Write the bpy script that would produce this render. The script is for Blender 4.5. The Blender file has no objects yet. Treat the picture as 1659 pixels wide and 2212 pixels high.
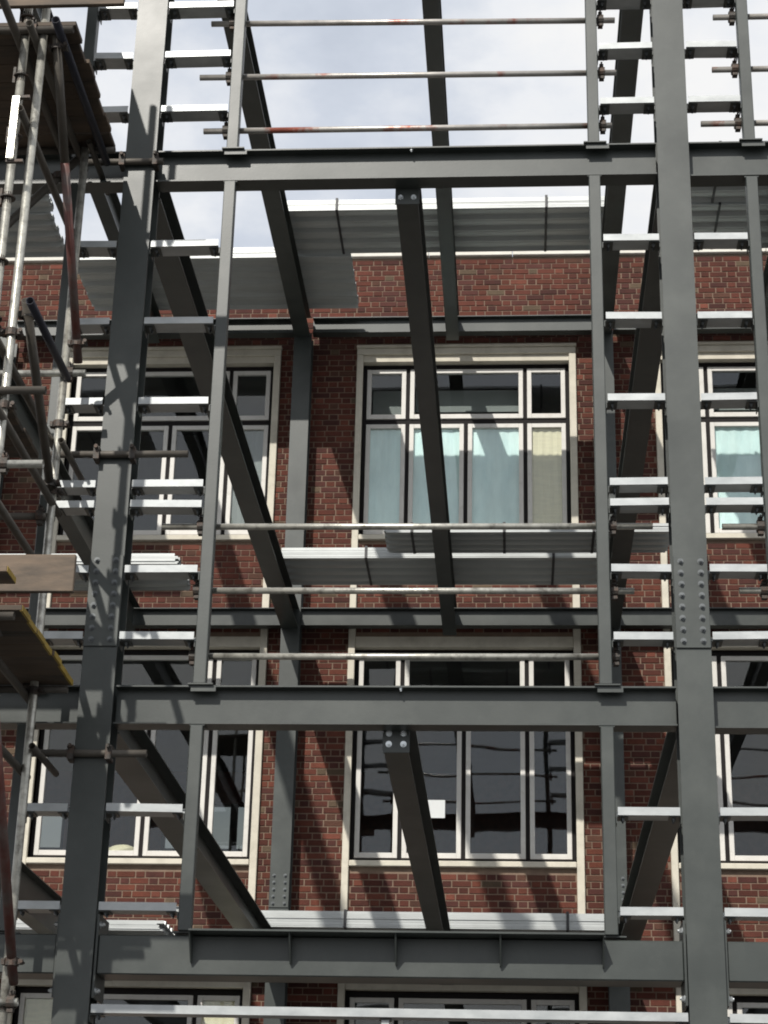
import bpy, math, random
from mathutils import Vector, Matrix
random.seed(7)
SC = bpy.context.scene
COL = SC.collection
# ------------------------------------------------------------------ camera
# solved from the vanishing points of the steel frame; camera at (0,-13,0), ground 1.6 m below it
CAM = Vector((0.0, -13.0, 0.0))
ROW_R = Vector((0.99773621, 0.06348779, 0.02217577))
ROW_D = Vector((-0.00372639, 0.381442, -0.92438526))
ROW_F = Vector((-0.06714594, 0.92221001, 0.38081507))
cd = bpy.data.cameras.new('camera'); cam = bpy.data.objects.new('camera', cd); COL.objects.link(cam)
M = Matrix((ROW_R, -ROW_D, -ROW_F)).transposed().to_4x4(); M.translation = CAM
cam.matrix_world = M
cd.sensor_fit = 'VERTICAL'; cd.sensor_height = 24.0; cd.lens = 4154.29 / 2212 * 24.0
cd.clip_start = 0.1; cd.clip_end = 2000
SC.camera = cam
# ------------------------------------------------------------------ sun and sky
SUN_DIR = Vector((0.33, 1.0, -0.96)).normalized()          # direction the light travels
ELEV = math.asin(-SUN_DIR.z)
AZ = math.atan2(-SUN_DIR.x, -SUN_DIR.y)                    # compass angle of the sun from +Y towards +X
ld = bpy.data.lights.new('sun', 'SUN'); ld.energy = 4.6; ld.angle = math.radians(0.53); ld.color = (1.0, 0.955, 0.88)
lo = bpy.data.objects.new('sun', ld); COL.objects.link(lo)
lo.rotation_euler = SUN_DIR.to_track_quat('-Z', 'Y').to_euler(); lo.location = (-8, -20, 25)
W = bpy.data.worlds.new('World'); SC.world = W; W.use_nodes = True
nt = W.node_tree; nt.nodes.clear()
def N(t, typ, **kw):
    n = t.nodes.new(typ)
    for k, v in kw.items():
        if hasattr(n, k): setattr(n, k, v)
        else: n.inputs[k].default_value = v
    return n
out = N(nt, 'ShaderNodeOutputWorld')
sky = N(nt, 'ShaderNodeTexSky'); sky.sky_type = 'NISHITA'; sky.sun_disc = False
sky.sun_elevation = ELEV; sky.sun_rotation = AZ; sky.air_density = 1.2; sky.dust_density = 2.0
b1 = N(nt, 'ShaderNodeBackground'); b1.inputs['Strength'].default_value = 0.1
nt.links.new(sky.outputs[0], b1.inputs['Color'])
b2 = N(nt, 'ShaderNodeBackground'); b2.inputs['Strength'].default_value = 0.93
tc = N(nt, 'ShaderNodeTexCoord')
mp = N(nt, 'ShaderNodeMapping'); mp.inputs['Scale'].default_value = (1.0, 1.0, 1.7); mp.inputs['Location'].default_value = (0.35, 0.1, 0.2)
nz = N(nt, 'ShaderNodeTexNoise'); nz.inputs['Scale'].default_value = 4.6; nz.inputs['Detail'].default_value = 7; nz.inputs['Roughness'].default_value = 0.55
rp = N(nt, 'ShaderNodeValToRGB'); rp.color_ramp.elements[0].position = 0.42; rp.color_ramp.elements[1].position = 0.60
rp.color_ramp.elements[0].color = (0.80, 0.85, 0.94, 1); rp.color_ramp.elements[1].color = (1.0, 1.0, 1.0, 1)
rp2 = N(nt, 'ShaderNodeValToRGB'); rp2.color_ramp.elements[0].position = 0.36; rp2.color_ramp.elements[1].position = 0.52
rp2.color_ramp.elements[0].color = (0.72,) * 3 + (1,); rp2.color_ramp.elements[1].color = (1, 1, 1, 1)
mx = N(nt, 'ShaderNodeMixShader')
nt.links.new(tc.outputs['Generated'], mp.inputs[0]); nt.links.new(mp.outputs[0], nz.inputs['Vector'])
nt.links.new(nz.outputs['Fac'], rp.inputs[0]); nt.links.new(nz.outputs['Fac'], rp2.inputs[0])
nt.links.new(rp.outputs[0], b2.inputs['Color']); nt.links.new(rp2.outputs[0], mx.inputs[0])
nt.links.new(b1.outputs[0], mx.inputs[1]); nt.links.new(b2.outputs[0], mx.inputs[2]); nt.links.new(mx.outputs[0], out.inputs[0])
SC.cycles.filter_width = 1.9
SC.view_settings.view_transform = 'Standard'; SC.view_settings.look = 'None'
SC.view_settings.exposure = 0.0; SC.view_settings.gamma = 1.0; SC.view_settings.use_curve_mapping = False

# ------------------------------------------------------------------ pixel -> ray (photograph pixels at 1659 x 2212)
def ray(x, y):
    a, b = (x - 829.5) / 4154.29, (y - 1106.0) / 4154.29
    return ROW_R * a + ROW_D * b + ROW_F
def onY(x, y, Y):
    r = ray(x, y); return CAM + r * ((Y - CAM.y) / r.y)
def onZ(x, y, Z):
    r = ray(x, y); return CAM + r * ((Z - CAM.z) / r.z)

# ------------------------------------------------------------------ materials
MATS = {}
def mat(name, col, rough=0.6, metal=0.0, var=0.12, vscale=3.0, bump=0.0, bscale=40.0, spec=0.5, col2=None, c2pos=(0.45, 0.62), c2scale=6.0, stretch=(1, 1, 1), rvar=0.1, island=0.0, obj=True):
    m = bpy.data.materials.new(name); m.use_nodes = True; t = m.node_tree; L = t.links.new
    p = t.nodes['Principled BSDF']; p.inputs['Metallic'].default_value = metal
    p.inputs['Specular IOR Level'].default_value = spec
    c = N(t, 'ShaderNodeTexCoord'); g = N(t, 'ShaderNodeNewGeometry')
    mpn = N(t, 'ShaderNodeMapping'); mpn.inputs['Scale'].default_value = stretch
    L(g.outputs['Position'], mpn.inputs[0])
    n1 = N(t, 'ShaderNodeTexNoise'); n1.inputs['Scale'].default_value = vscale; n1.inputs['Detail'].default_value = 6; n1.inputs['Roughness'].default_value = 0.6
    L(mpn.outputs[0], n1.inputs['Vector'])
    r1 = N(t, 'ShaderNodeMapRange'); r1.inputs['From Min'].default_value = 0.25; r1.inputs['From Max'].default_value = 0.75
    r1.inputs['To Min'].default_value = 1 - var; r1.inputs['To Max'].default_value = 1 + var
    L(n1.outputs['Fac'], r1.inputs['Value'])
    base = N(t, 'ShaderNodeMix', data_type='RGBA', blend_type='MIX')
    base.inputs['A'].default_value = (*col, 1); base.inputs['B'].default_value = (*(col2 or col), 1)
    if col2:
        n2 = N(t, 'ShaderNodeTexNoise'); n2.inputs['Scale'].default_value = c2scale; n2.inputs['Detail'].default_value = 8; n2.inputs['Roughness'].default_value = 0.65
        L(mpn.outputs[0], n2.inputs['Vector'])
        r2 = N(t, 'ShaderNodeMapRange'); r2.inputs['From Min'].default_value = c2pos[0]; r2.inputs['From Max'].default_value = c2pos[1]
        L(n2.outputs['Fac'], r2.inputs['Value']); L(r2.outputs[0], base.inputs['Factor'])
    else: base.inputs['Factor'].default_value = 0
    mul = N(t, 'ShaderNodeMix', data_type='RGBA', blend_type='MULTIPLY'); mul.inputs['Factor'].default_value = 1
    L(base.outputs['Result'], mul.inputs['A']); L(r1.outputs[0], mul.inputs['B'])
    last = mul.outputs['Result']
    if island:
        oi = N(t, 'ShaderNodeObjectInfo'); ad = N(t, 'ShaderNodeMath', operation='ADD'); fr = N(t, 'ShaderNodeMath', operation='FRACT')
        L(oi.outputs['Random'], ad.inputs[0]); L(g.outputs['Random Per Island'], ad.inputs[1]); L(ad.outputs[0], fr.inputs[0])
        rr = N(t, 'ShaderNodeMapRange'); rr.inputs['To Min'].default_value = 1 - island; rr.inputs['To Max'].default_value = 1 + island
        L(fr.outputs[0], rr.inputs['Value'])
        m2 = N(t, 'ShaderNodeMix', data_type='RGBA', blend_type='MULTIPLY'); m2.inputs['Factor'].default_value = 1
        L(last, m2.inputs['A']); L(rr.outputs[0], m2.inputs['B']); last = m2.outputs['Result']
    L(last, p.inputs['Base Color'])
    r3 = N(t, 'ShaderNodeMapRange'); r3.inputs['To Min'].default_value = max(0.02, rough - rvar); r3.inputs['To Max'].default_value = min(1, rough + rvar)
    L(n1.outputs['Fac'], r3.inputs['Value']); L(r3.outputs[0], p.inputs['Roughness'])
    if bump:
        n3 = N(t, 'ShaderNodeTexNoise'); n3.inputs['Scale'].default_value = bscale; n3.inputs['Detail'].default_value = 4
        L(mpn.outputs[0], n3.inputs['Vector'])
        bp = N(t, 'ShaderNodeBump'); bp.inputs['Strength'].default_value = bump; bp.inputs['Distance'].default_value = 0.01
        L(n3.outputs['Fac'], bp.inputs['Height']); L(bp.outputs[0], p.inputs['Normal'])
    MATS[name] = m; return m
mat('steel', (0.038, 0.045, 0.042), 0.41, var=0.20, vscale=1.6, bump=0.05, bscale=90, col2=(0.050, 0.057, 0.053), c2scale=2.2, spec=0.55, rvar=0.12)
mat('steel_bolt', (0.13, 0.14, 0.145), 0.38, metal=0.4, var=0.2, vscale=20)
mat('bright_bolt', (0.62, 0.65, 0.66), 0.28, metal=0.8, var=0.1)
mat('galv', (0.44, 0.46, 0.462), 0.40, metal=0.25, var=0.12, vscale=14, col2=(0.33, 0.352, 0.36), c2scale=5, c2pos=(0.4, 0.7), spec=0.6, stretch=(0.5, 1, 1))
mat('deck', (0.46, 0.48, 0.475), 0.42, metal=0.25, var=0.12, vscale=6, stretch=(0.3, 1, 1))
mat('strap', (0.03, 0.03, 0.033), 0.5)
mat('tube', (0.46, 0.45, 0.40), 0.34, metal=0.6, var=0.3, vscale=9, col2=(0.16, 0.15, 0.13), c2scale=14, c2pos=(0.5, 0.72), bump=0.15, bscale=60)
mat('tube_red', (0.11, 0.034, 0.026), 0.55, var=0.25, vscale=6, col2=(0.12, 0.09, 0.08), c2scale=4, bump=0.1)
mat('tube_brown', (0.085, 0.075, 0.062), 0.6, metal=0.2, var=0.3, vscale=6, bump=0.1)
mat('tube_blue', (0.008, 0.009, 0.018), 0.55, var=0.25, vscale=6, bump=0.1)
mat('tube_stripe', (0.42, 0.40, 0.37), 0.4, metal=0.5, var=0.25, vscale=7, col2=(0.32, 0.10, 0.07), c2scale=3.0, c2pos=(0.56, 0.66), bump=0.1)
mat('clamp', (0.055, 0.05, 0.045), 0.6, metal=0.4, var=0.35, vscale=25, col2=(0.075, 0.05, 0.038), c2scale=18, bump=0.3, bscale=120)
mat('wood', (0.145, 0.105, 0.073), 0.75, var=0.28, vscale=4, stretch=(0.5, 2, 2), col2=(0.075, 0.058, 0.043), c2scale=3.5, c2pos=(0.42, 0.62), bump=0.25, bscale=14)
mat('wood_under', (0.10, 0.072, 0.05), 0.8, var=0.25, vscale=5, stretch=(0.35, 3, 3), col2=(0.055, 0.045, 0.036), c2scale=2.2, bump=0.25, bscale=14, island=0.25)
mat('yellow', (0.30, 0.20, 0.025), 0.6, var=0.3, vscale=12)
mat('brick', (1.0, 1.0, 1.0), 0.86, var=0.22, vscale=9, col2=(0.80, 0.78, 0.80), c2scale=1.1, c2pos=(0.35, 0.65), island=0.20, bump=0.5, bscale=55, spec=0.25)
def brick_tones():
    # each brick takes one of several fired tones
    t = MATS['brick'].node_tree; L = t.links.new; p = t.nodes['Principled BSDF']
    src = p.inputs['Base Color'].links[0].from_socket
    g = N(t, 'ShaderNodeNewGeometry'); oi = N(t, 'ShaderNodeObjectInfo'); ad = N(t, 'ShaderNodeMath', operation='MULTIPLY_ADD'); fr = N(t, 'ShaderNodeMath', operation='FRACT')
    L(g.outputs['Random Per Island'], ad.inputs[0]); ad.inputs[1].default_value = 7.31; L(oi.outputs['Random'], ad.inputs[2]); L(ad.outputs[0], fr.inputs[0])
    r = N(t, 'ShaderNodeValToRGB'); r.color_ramp.interpolation = 'CONSTANT'
    cols = ((0.0, (0.082, 0.027, 0.019)), (0.30, (0.098, 0.031, 0.021)), (0.52, (0.068, 0.025, 0.020)), (0.72, (0.112, 0.036, 0.023)), (0.88, (0.086, 0.040, 0.027)), (0.94, (0.150, 0.050, 0.033)), (0.98, (0.105, 0.074, 0.048)))
    while len(r.color_ramp.elements) < len(cols): r.color_ramp.elements.new(0.5)
    for e, (q, c) in zip(r.color_ramp.elements, cols): e.position = q; e.color = (*c, 1)
    L(fr.outputs[0], r.inputs[0])
    m = N(t, 'ShaderNodeMix', data_type='RGBA', blend_type='MULTIPLY'); m.inputs['Factor'].default_value = 1
    L(src, m.inputs['A']); L(r.outputs[0], m.inputs['B']); L(m.outputs['Result'], p.inputs['Base Color'])
brick_tones()
mat('brick_far', (0.175, 0.06, 0.043), 0.85, var=0.3, vscale=9)
mat('mortar', (0.20, 0.145, 0.108), 0.9, var=0.2, vscale=8, bump=0.4, bscale=70, spec=0.2)
mat('stone', (0.58, 0.545, 0.46), 0.8, var=0.10, vscale=4, col2=(0.44, 0.41, 0.34), c2scale=3.5, c2pos=(0.5, 0.75), bump=0.2, bscale=50, spec=0.25)
mat('coping', (0.62, 0.60, 0.54), 0.75, var=0.12, vscale=4, bump=0.2)
mat('sash', (0.60, 0.585, 0.55), 0.5, var=0.08, vscale=6, col2=(0.48, 0.46, 0.42), c2scale=7, c2pos=(0.55, 0.75), bump=0.05)
mat('frame', (0.014, 0.012, 0.012), 0.75, var=0.2, vscale=8, spec=0.2)
mat('room', (0.10, 0.10, 0.098), 0.9, var=0.15)
mat('blind_cyan', (0.80, 0.93, 0.92), 0.85, var=0.14, vscale=2.6, stretch=(1.4, 1, 0.5), col2=(0.66, 0.82, 0.83), c2scale=2.2, c2pos=(0.45, 0.7))
mat('blind_cream', (0.78, 0.68, 0.50), 0.85, var=0.10, vscale=5, stretch=(1, 1, 6))
mat('blind_grey', (0.26, 0.265, 0.26), 0.9, var=0.12, vscale=2)
mat('paper', (0.60, 0.62, 0.62), 0.7, var=0.03)
mat('sack', (0.62, 0.54, 0.38), 0.8, var=0.2, vscale=10, bump=0.5, bscale=12)
mat('asphalt', (0.055, 0.055, 0.054), 0.9, var=0.3, vscale=2, bump=0.3, bscale=80)
mat('render', (0.42, 0.41, 0.39), 0.85, var=0.15, vscale=1)
def glass_mat():
    m = bpy.data.materials.new('glass'); m.use_nodes = True; t = m.node_tree; t.nodes.clear(); L = t.links.new
    o = N(t, 'ShaderNodeOutputMaterial'); mix = N(t, 'ShaderNodeMixShader'); tr = N(t, 'ShaderNodeBsdfTransparent'); gl = N(t, 'ShaderNodeBsdfGlossy')
    tr.inputs['Color'].default_value = (0.93, 0.96, 0.955, 1); gl.inputs['Roughness'].default_value = 0.015
    lf = N(t, 'ShaderNodeLayerWeight'); lf.inputs['Blend'].default_value = 0.5
    pw = N(t, 'ShaderNodeMath', operation='POWER'); pw.inputs[1].default_value = 5.0; L(lf.outputs['Facing'], pw.inputs[0])
    lw = N(t, 'ShaderNodeMath', operation='MULTIPLY_ADD'); lw.inputs[1].default_value = 0.945; lw.inputs[2].default_value = 0.055; L(pw.outputs[0], lw.inputs[0])
    nz = N(t, 'ShaderNodeTexNoise'); nz.inputs['Scale'].default_value = 1.1; nz.inputs['Detail'].default_value = 1
    g = N(t, 'ShaderNodeNewGeometry'); L(g.outputs['Position'], nz.inputs['Vector'])
    bp = N(t, 'ShaderNodeBump'); bp.inputs['Strength'].default_value = 0.06; bp.inputs['Distance'].default_value = 0.05
    L(nz.outputs['Fac'], bp.inputs['Height']); L(bp.outputs[0], gl.inputs['Normal'])
    L(lw.outputs[0], mix.inputs[0]); L(tr.outputs[0], mix.inputs[1]); L(gl.outputs[0], mix.inputs[2]); L(mix.outputs[0], o.inputs[0])
    MATS['glass'] = m
glass_mat()
def net_mat():
    m = bpy.data.materials.new('net'); m.use_nodes = True; t = m.node_tree; t.nodes.clear()
    o = N(t, 'ShaderNodeOutputMaterial'); tr = N(t, 'ShaderNodeBsdfTransparent'); tr.inputs['Color'].default_value = (0.48, 0.49, 0.48, 1)
    t.links.new(tr.outputs[0], o.inputs[0]); MATS['net'] = m
net_mat()

# ------------------------------------------------------------------ object helpers
ORG = {}
def link(o, parent=None, org=Vector((0, 0, 0))):
    COL.objects.link(o)
    if parent is not None:
        o.parent = parent
    ORG[o] = org
    return o
def tag(o, label, cat, group=None, kind=None):
    if label: o['label'] = label
    if cat: o['category'] = cat
    if group: o['group'] = group
    if kind: o['kind'] = kind
    return o
def thing(name, loc, label, cat, group=None):
    o = bpy.data.objects.new(name, None); o.empty_display_size = 0.1
    o.location = loc; link(o, None, Vector(loc)); tag(o, label, cat, group); return o
def mesh(name, vf, material, parent=None, loc=None, smooth=False):
    """vf = (verts in world coordinates, faces); origin at loc (or the parent's origin)"""
    v, f = vf
    po = ORG[parent] if parent is not None else Vector((0, 0, 0))
    org = Vector(loc) if loc is not None else po
    me = bpy.data.meshes.new(name); me.from_pydata([tuple(Vector(p) - org) for p in v], [], f)
    me.materials.append(MATS[material]); me.update()
    if smooth: me.polygons.foreach_set('use_smooth', [True] * len(me.polygons))
    o = bpy.data.objects.new(name, me); o.location = org - po
    return link(o, parent, org)
def inst(name, me, wloc, parent=None, rot=None):
    po = ORG[parent] if parent is not None else Vector((0, 0, 0))
    o = bpy.data.objects.new(name, me); o.location = Vector(wloc) - po
    if rot is not None: o.rotation_euler = rot
    return link(o, parent, Vector(wloc))
def box(x0, x1, y0, y1, z0, z1):
    v = [(x, y, z) for z in (z0, z1) for y in (y0, y1) for x in (x0, x1)]
    return v, [(0, 2, 3, 1), (4, 5, 7, 6), (0, 1, 5, 4), (1, 3, 7, 5), (3, 2, 6, 7), (2, 0, 4, 6)]
def join(*parts):
    V, F = [], []
    for v, f in parts:
        b = len(V); V += list(v); F += [tuple(i + b for i in q) for q in f]
    return V, F
def chbox(x0, x1, y0, y1, z0, z1, c):
    """box with chamfered edges"""
    V = []; xs, ys, zs = (x0, x1), (y0, y1), (z0, z1); idx = {}
    for i in (0, 1):
        for j in (0, 1):
            for k in (0, 1):
                sx, sy, sz = (c, -c)[i], (c, -c)[j], (c, -c)[k]
                P = (xs[i], ys[j], zs[k])
                for a, p in (('x', (P[0], P[1] + sy, P[2] + sz)), ('y', (P[0] + sx, P[1], P[2] + sz)), ('z', (P[0] + sx, P[1] + sy, P[2]))):
                    idx[(i, j, k, a)] = len(V); V.append(p)
    g = idx; F = []
    for i in (0, 1): F.append([g[(i, a, b, 'x')] for a, b in ((0, 0), (0, 1), (1, 1), (1, 0))][::1 if i == 0 else -1])
    for j in (0, 1): F.append([g[(a, j, b, 'y')] for a, b in ((0, 0), (1, 0), (1, 1), (0, 1))][::1 if j == 0 else -1])
    for k in (0, 1): F.append([g[(a, b, k, 'z')] for a, b in ((0, 0), (0, 1), (1, 1), (1, 0))][::1 if k == 0 else -1])
    for i in (0, 1):
        for j in (0, 1): F.append([g[(i, j, 0, 'x')], g[(i, j, 1, 'x')], g[(i, j, 1, 'y')], g[(i, j, 0, 'y')]])
        for k in (0, 1): F.append([g[(i, 0, k, 'x')], g[(i, 1, k, 'x')], g[(i, 1, k, 'z')], g[(i, 0, k, 'z')]])
    for j in (0, 1):
        for k in (0, 1): F.append([g[(0, j, k, 'y')], g[(1, j, k, 'y')], g[(1, j, k, 'z')], g[(0, j, k, 'z')]])
    for i in (0, 1):
        for j in (0, 1):
            for k in (0, 1): F.append([g[(i, j, k, a)] for a in 'xyz'])
    return V, [tuple(q) for q in F]
def tube(p0, p1, r=0.02415, t=0.004, n=14):
    p0, p1 = Vector(p0), Vector(p1); a = (p1 - p0).normalized()
    u = a.orthogonal().normalized(); w = a.cross(u)
    V = []
    for p in (p0, p1):
        for rr in (r, r - t):
            V += [p + (u * math.cos(2 * math.pi * i / n) + w * math.sin(2 * math.pi * i / n)) * rr for i in range(n)]
    F = []
    for i in range(n):
        j = (i + 1) % n
        F += [(i, j, 2 * n + j, 2 * n + i), (n + j, n + i, 3 * n + i, 3 * n + j), (j, i, n + i, n + j), (2 * n + i, 2 * n + j, 3 * n + j, 3 * n + i)]
    return V, F
def rod(p0, p1, r, n=12):
    p0, p1 = Vector(p0), Vector(p1); a = (p1 - p0).normalized()
    u = a.orthogonal().normalized(); w = a.cross(u); V = []
    for p in (p0, p1): V += [p + (u * math.cos(2 * math.pi * i / n) + w * math.sin(2 * math.pi * i / n)) * r for i in range(n)]
    F = [(i, (i + 1) % n, n + (i + 1) % n, n + i) for i in range(n)]
    return V, F + [tuple(range(n))[::-1], tuple(range(n, 2 * n))]
def smooth_sides(o):
    for p in o.data.polygons:
        p.use_smooth = len(p.vertices) == 4
# bolt head shapes, shared
def bolt_mesh(name, m, axis, r=0.017, h=0.018):
    d = {'-y': Vector((0, -1, 0)), '-x': Vector((-1, 0, 0)), 'x': Vector((1, 0, 0)), '-z': Vector((0, 0, -1))}[axis]
    v, f = join(rod(Vector((0, 0, 0)), d * 0.004, r * 1.35, 12), rod(d * 0.004, d * (0.004 + h), r, 6), rod(d * (0.004 + h), d * (0.014 + h), r * 0.55, 8))
    me = bpy.data.meshes.new(name); me.from_pydata([tuple(p) for p in v], [], f); me.materials.append(MATS[m]); return me
BOLT_Y = bolt_mesh('bolt_front', 'steel_bolt', '-y', 0.0165, 0.012)
BOLT_YB = bolt_mesh('bolt_front_bright', 'bright_bolt', '-y', 0.017, 0.014)
BOLT_XL = bolt_mesh('bolt_left', 'bright_bolt', '-x', 0.019, 0.02)
BOLT_XR = bolt_mesh('bolt_right', 'bright_bolt', 'x', 0.019, 0.02)
BOLT_ZB = bolt_mesh('bolt_under_bright', 'bright_bolt', '-z', 0.012, 0.01)
BOLT_Z = bolt_mesh('bolt_under', 'steel_bolt', '-z', 0.011, 0.01)

def column(x, y0, z0, z1, b, h, label, group, name='steel_column', splice=None):
    """H section column, front flange face at y0"""
    t = thing(name, (x, y0 + h / 2, z0), label, 'steel column', group)
    tf, tw = 0.014, 0.009
    mesh('flange', box(x - b / 2, x + b / 2, y0, y0 + tf, z0 + 0.03, z1), 'steel', t)
    mesh('flange', box(x - b / 2, x + b / 2, y0 + h - tf, y0 + h, z0 + 0.03, z1), 'steel', t)
    mesh('web', box(x - tw / 2, x + tw / 2, y0 + tf, y0 + h - tf, z0 + 0.03, z1), 'steel', t)
    mesh('base_plate', box(x - b / 2 - 0.06, x + b / 2 + 0.06, y0 - 0.06, y0 + h + 0.06, z0, z0 + 0.03), 'steel', t)
    if splice:
        sa, sb, rows = splice
        pl = mesh('splice_plate', chbox(x - b / 2 + 0.002, x + b / 2 - 0.002, y0 - 0.014, y0 - 0.0005, sa, sb, 0.002), 'steel', t)
        for i in range(rows):
            zz = sa + 0.05 + (sb - sa - 0.09) * i / (rows - 1)
            for s in (-1, 1):
                inst('bolt', BOLT_Y, (x + s * b * 0.285 + random.uniform(-.002, .002), y0 - 0.0145, zz), pl, (0, random.uniform(0, 1), 0))
        mesh('splice_plate', box(x - b / 2 + 0.002, x + b / 2 - 0.002, y0 + h + 0.0005, y0 + h + 0.014, sa, sb), 'steel', t)
    return t
def beam_x(x0, x1, yf, ztop, h, b, label, group, name='steel_beam', tf=0.012, plates=()):
    """I beam along X, front flange edges at yf"""
    t = thing(name, ((x0 + x1) / 2, yf + b / 2, ztop - h), label, 'steel beam', group)
    mesh('flange', box(x0, x1, yf, yf + b, ztop - tf, ztop), 'steel', t)
    mesh('flange', box(x0, x1, yf, yf + b, ztop - h, ztop - h + tf), 'steel', t)
    mesh('web', box(x0, x1, yf + b / 2 - 0.004, yf + b / 2 + 0.004, ztop - h + tf, ztop - tf), 'steel', t)
    for xx in plates:
        mesh('stiffener', box(xx - 0.005, xx + 0.005, yf + 0.004, yf + b / 2 - 0.0045, ztop - h + tf + 0.0005, ztop - tf - 0.0005), 'steel', t)
    return t
def beam_y(x, y0, y1, ztop, h, b, label, group, name='floor_beam', tf=0.012, endplate=0, rows=1):
    t = thing(name, (x, (y0 + y1) / 2, ztop - h), label, 'steel beam', group)
    mesh('flange', box(x - b / 2, x + b / 2, y0, y1, ztop - tf, ztop), 'steel', t)
    mesh('flange', box(x - b / 2, x + b / 2, y0, y1, ztop - h, ztop - h + tf), 'steel', t)
    mesh('web', box(x - 0.004, x + 0.004, y0, y1, ztop - h + tf, ztop - tf), 'steel', t)
    if endplate:
        pl = mesh('end_plate', chbox(x - b / 2 - 0.008, x + b / 2 + 0.008, y0 - 0.013, y0 - 0.0005, ztop - h - 0.006, ztop - 0.02, 0.002), 'steel', t)
        for i in range(rows):
            for s in (-1, 1):
                inst('bolt', BOLT_YB, (x + s * 0.052, y0 - 0.0135, ztop - h + 0.056 + 0.078 * i), pl, (0, random.uniform(0, 1), 0))
    return t

# ------------------------------------------------------------------ setting: ground
GZ = -1.6
g = mesh('ground', ([(-400, -400, GZ), (400, -400, GZ), (400, 400, GZ), (-400, 400, GZ)], [(0, 1, 2, 3)]), 'asphalt', None, (0, 0, GZ))
tag(g, 'dark asphalt ground of the building yard', 'ground', kind='structure')

# ------------------------------------------------------------------ brick building
YW = 11.2; PER = 4.15
TOPZ = 13.95
WIN = []      # (x0, x1 outer of surround, storey)
HEADS = {2: (12.29, 9.642), 1: (8.053, 5.197), 0: (3.60, 0.75)}
bld = thing('brick_building', (-1.5, YW + 4, GZ), 'long red brick building with cream window surrounds behind the new steel frame', 'building')
SX0, SX1 = -2.19, 0.878
holes = []
for k in (-2, -1, 0, 1):
    for s in (0, 1, 2):
        hd, sl = HEADS[s]; holes.append((SX0 + k * PER + 0.088, SX1 + k * PER - 0.096, sl, hd))
BX0, BX1 = -12.0, 9.0
# mortar backing, cut round the openings
zs = sorted({GZ, TOPZ} | {h[2] for h in holes} | {h[3] for h in holes}); pieces = []
for z0, z1 in zip(zs, zs[1:]):
    cuts = sorted((h[0], h[1]) for h in holes if h[2] <= z0 + 1e-6 and h[3] >= z1 - 1e-6)
    x = BX0
    for a, b in cuts:
        pieces.append(box(x, a, YW, YW + 0.32, z0, z1)); x = b
    pieces.append(box(x, BX1, YW, YW + 0.32, z0, z1))
mesh('wall', join(*pieces), 'mortar', bld)
mesh('side_wall', box(BX0, BX0 + 0.32, YW + 0.322, YW + 8, GZ, TOPZ), 'brick_far', bld)
mesh('side_wall', box(BX1 - 0.32, BX1, YW + 0.322, YW + 8, GZ, TOPZ), 'brick_far', bld)
rw = []; xx = BX0
for k in (-2, -1):
    a, b = SX0 + k * PER + 0.3, SX1 + k * PER - 0.3
    rw.append(box(xx, a, YW + 8.002, YW + 8.3, 5.2, 7.9)); xx = b
    w = mesh('window', join(*[box(a + (b - a) * i / 4 - 0.06, a + (b - a) * i / 4 + 0.06, YW + 8.05, YW + 8.15, 5.2, 7.9) for i in range(5)], box(a, b, YW + 8.06, YW + 8.14, 7.0, 7.12)), 'frame', bld)
    mesh('pane', box(a, b, YW + 8.10, YW + 8.106, 5.2, 7.9), 'net', w)
rw += [box(xx, BX1, YW + 8.002, YW + 8.3, 5.2, 7.9), box(BX0, BX1, YW + 8.002, YW + 8.3, GZ, 5.2), box(BX0, BX1, YW + 8.002, YW + 8.3, 7.9, TOPZ)]
mesh('rear_wall', join(*rw), 'brick_far', bld)
mesh('roof', box(BX0 + 0.33, BX1 - 0.33, YW + 0.33, YW + 7.99, TOPZ - 0.7, TOPZ - 0.45), 'room', bld)
for zz in (0.05, 4.3, 8.75):
    mesh('floor', box(BX0 + 0.33, BX1 - 0.33, YW + 0.33, YW + 7.99, zz - 0.3, zz), 'room', bld)
mesh('inner_wall', box(BX0 + 0.33, BX1 - 0.33, YW + 4.5, YW + 4.6, 8.76, TOPZ - 0.71), 'room', bld)
mesh('inner_wall', box(BX0 + 0.33, BX1 - 0.33, YW + 4.5, YW + 4.6, 0.06, 3.99), 'room', bld)
mesh('inner_wall', box(-2.75, -2.65, YW + 0.33, YW + 7.99, 4.31, 8.44), 'room', bld)
# bricks: 86 mm courses, mixed stretchers and headers
BL, BH, BG = 0.238, 0.0732, 0.0113
CP = BH + BG
def brick_rows():
    res = []; row = 0; z = 2.6
    zlow = 2.6
    while z + BH < TOPZ:
        x = -9.3 + (0.5 * (BL + (BL - BG) / 2) + BG if row % 2 else 0); k = 0
        while x < 6.2:
            L = (BL if k % 2 else (BL - BG) / 2) + random.uniform(-0.004, 0.004)
            k += 1
            res.append((x, x + L, z, z + BH)); x += L + BG
        row += 1; z += CP
    return res
solid = [(SX0 + k * PER, SX0 + k * PER + 0.095, -2, 12.52) for k in (-2, -1, 0, 1)] + [(SX1 + k * PER - 0.1, SX1 + k * PER, -2, 12.52) for k in (-2, -1, 0, 1)]
for k in (-2, -1, 0, 1):
    a, b = SX0 + k * PER + 0.09, SX1 + k * PER - 0.098
    solid += [(a, b, 9.57, 12.52), (a, b, 5.10, 8.20), (a, b, 0.6, 3.75)]
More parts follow.
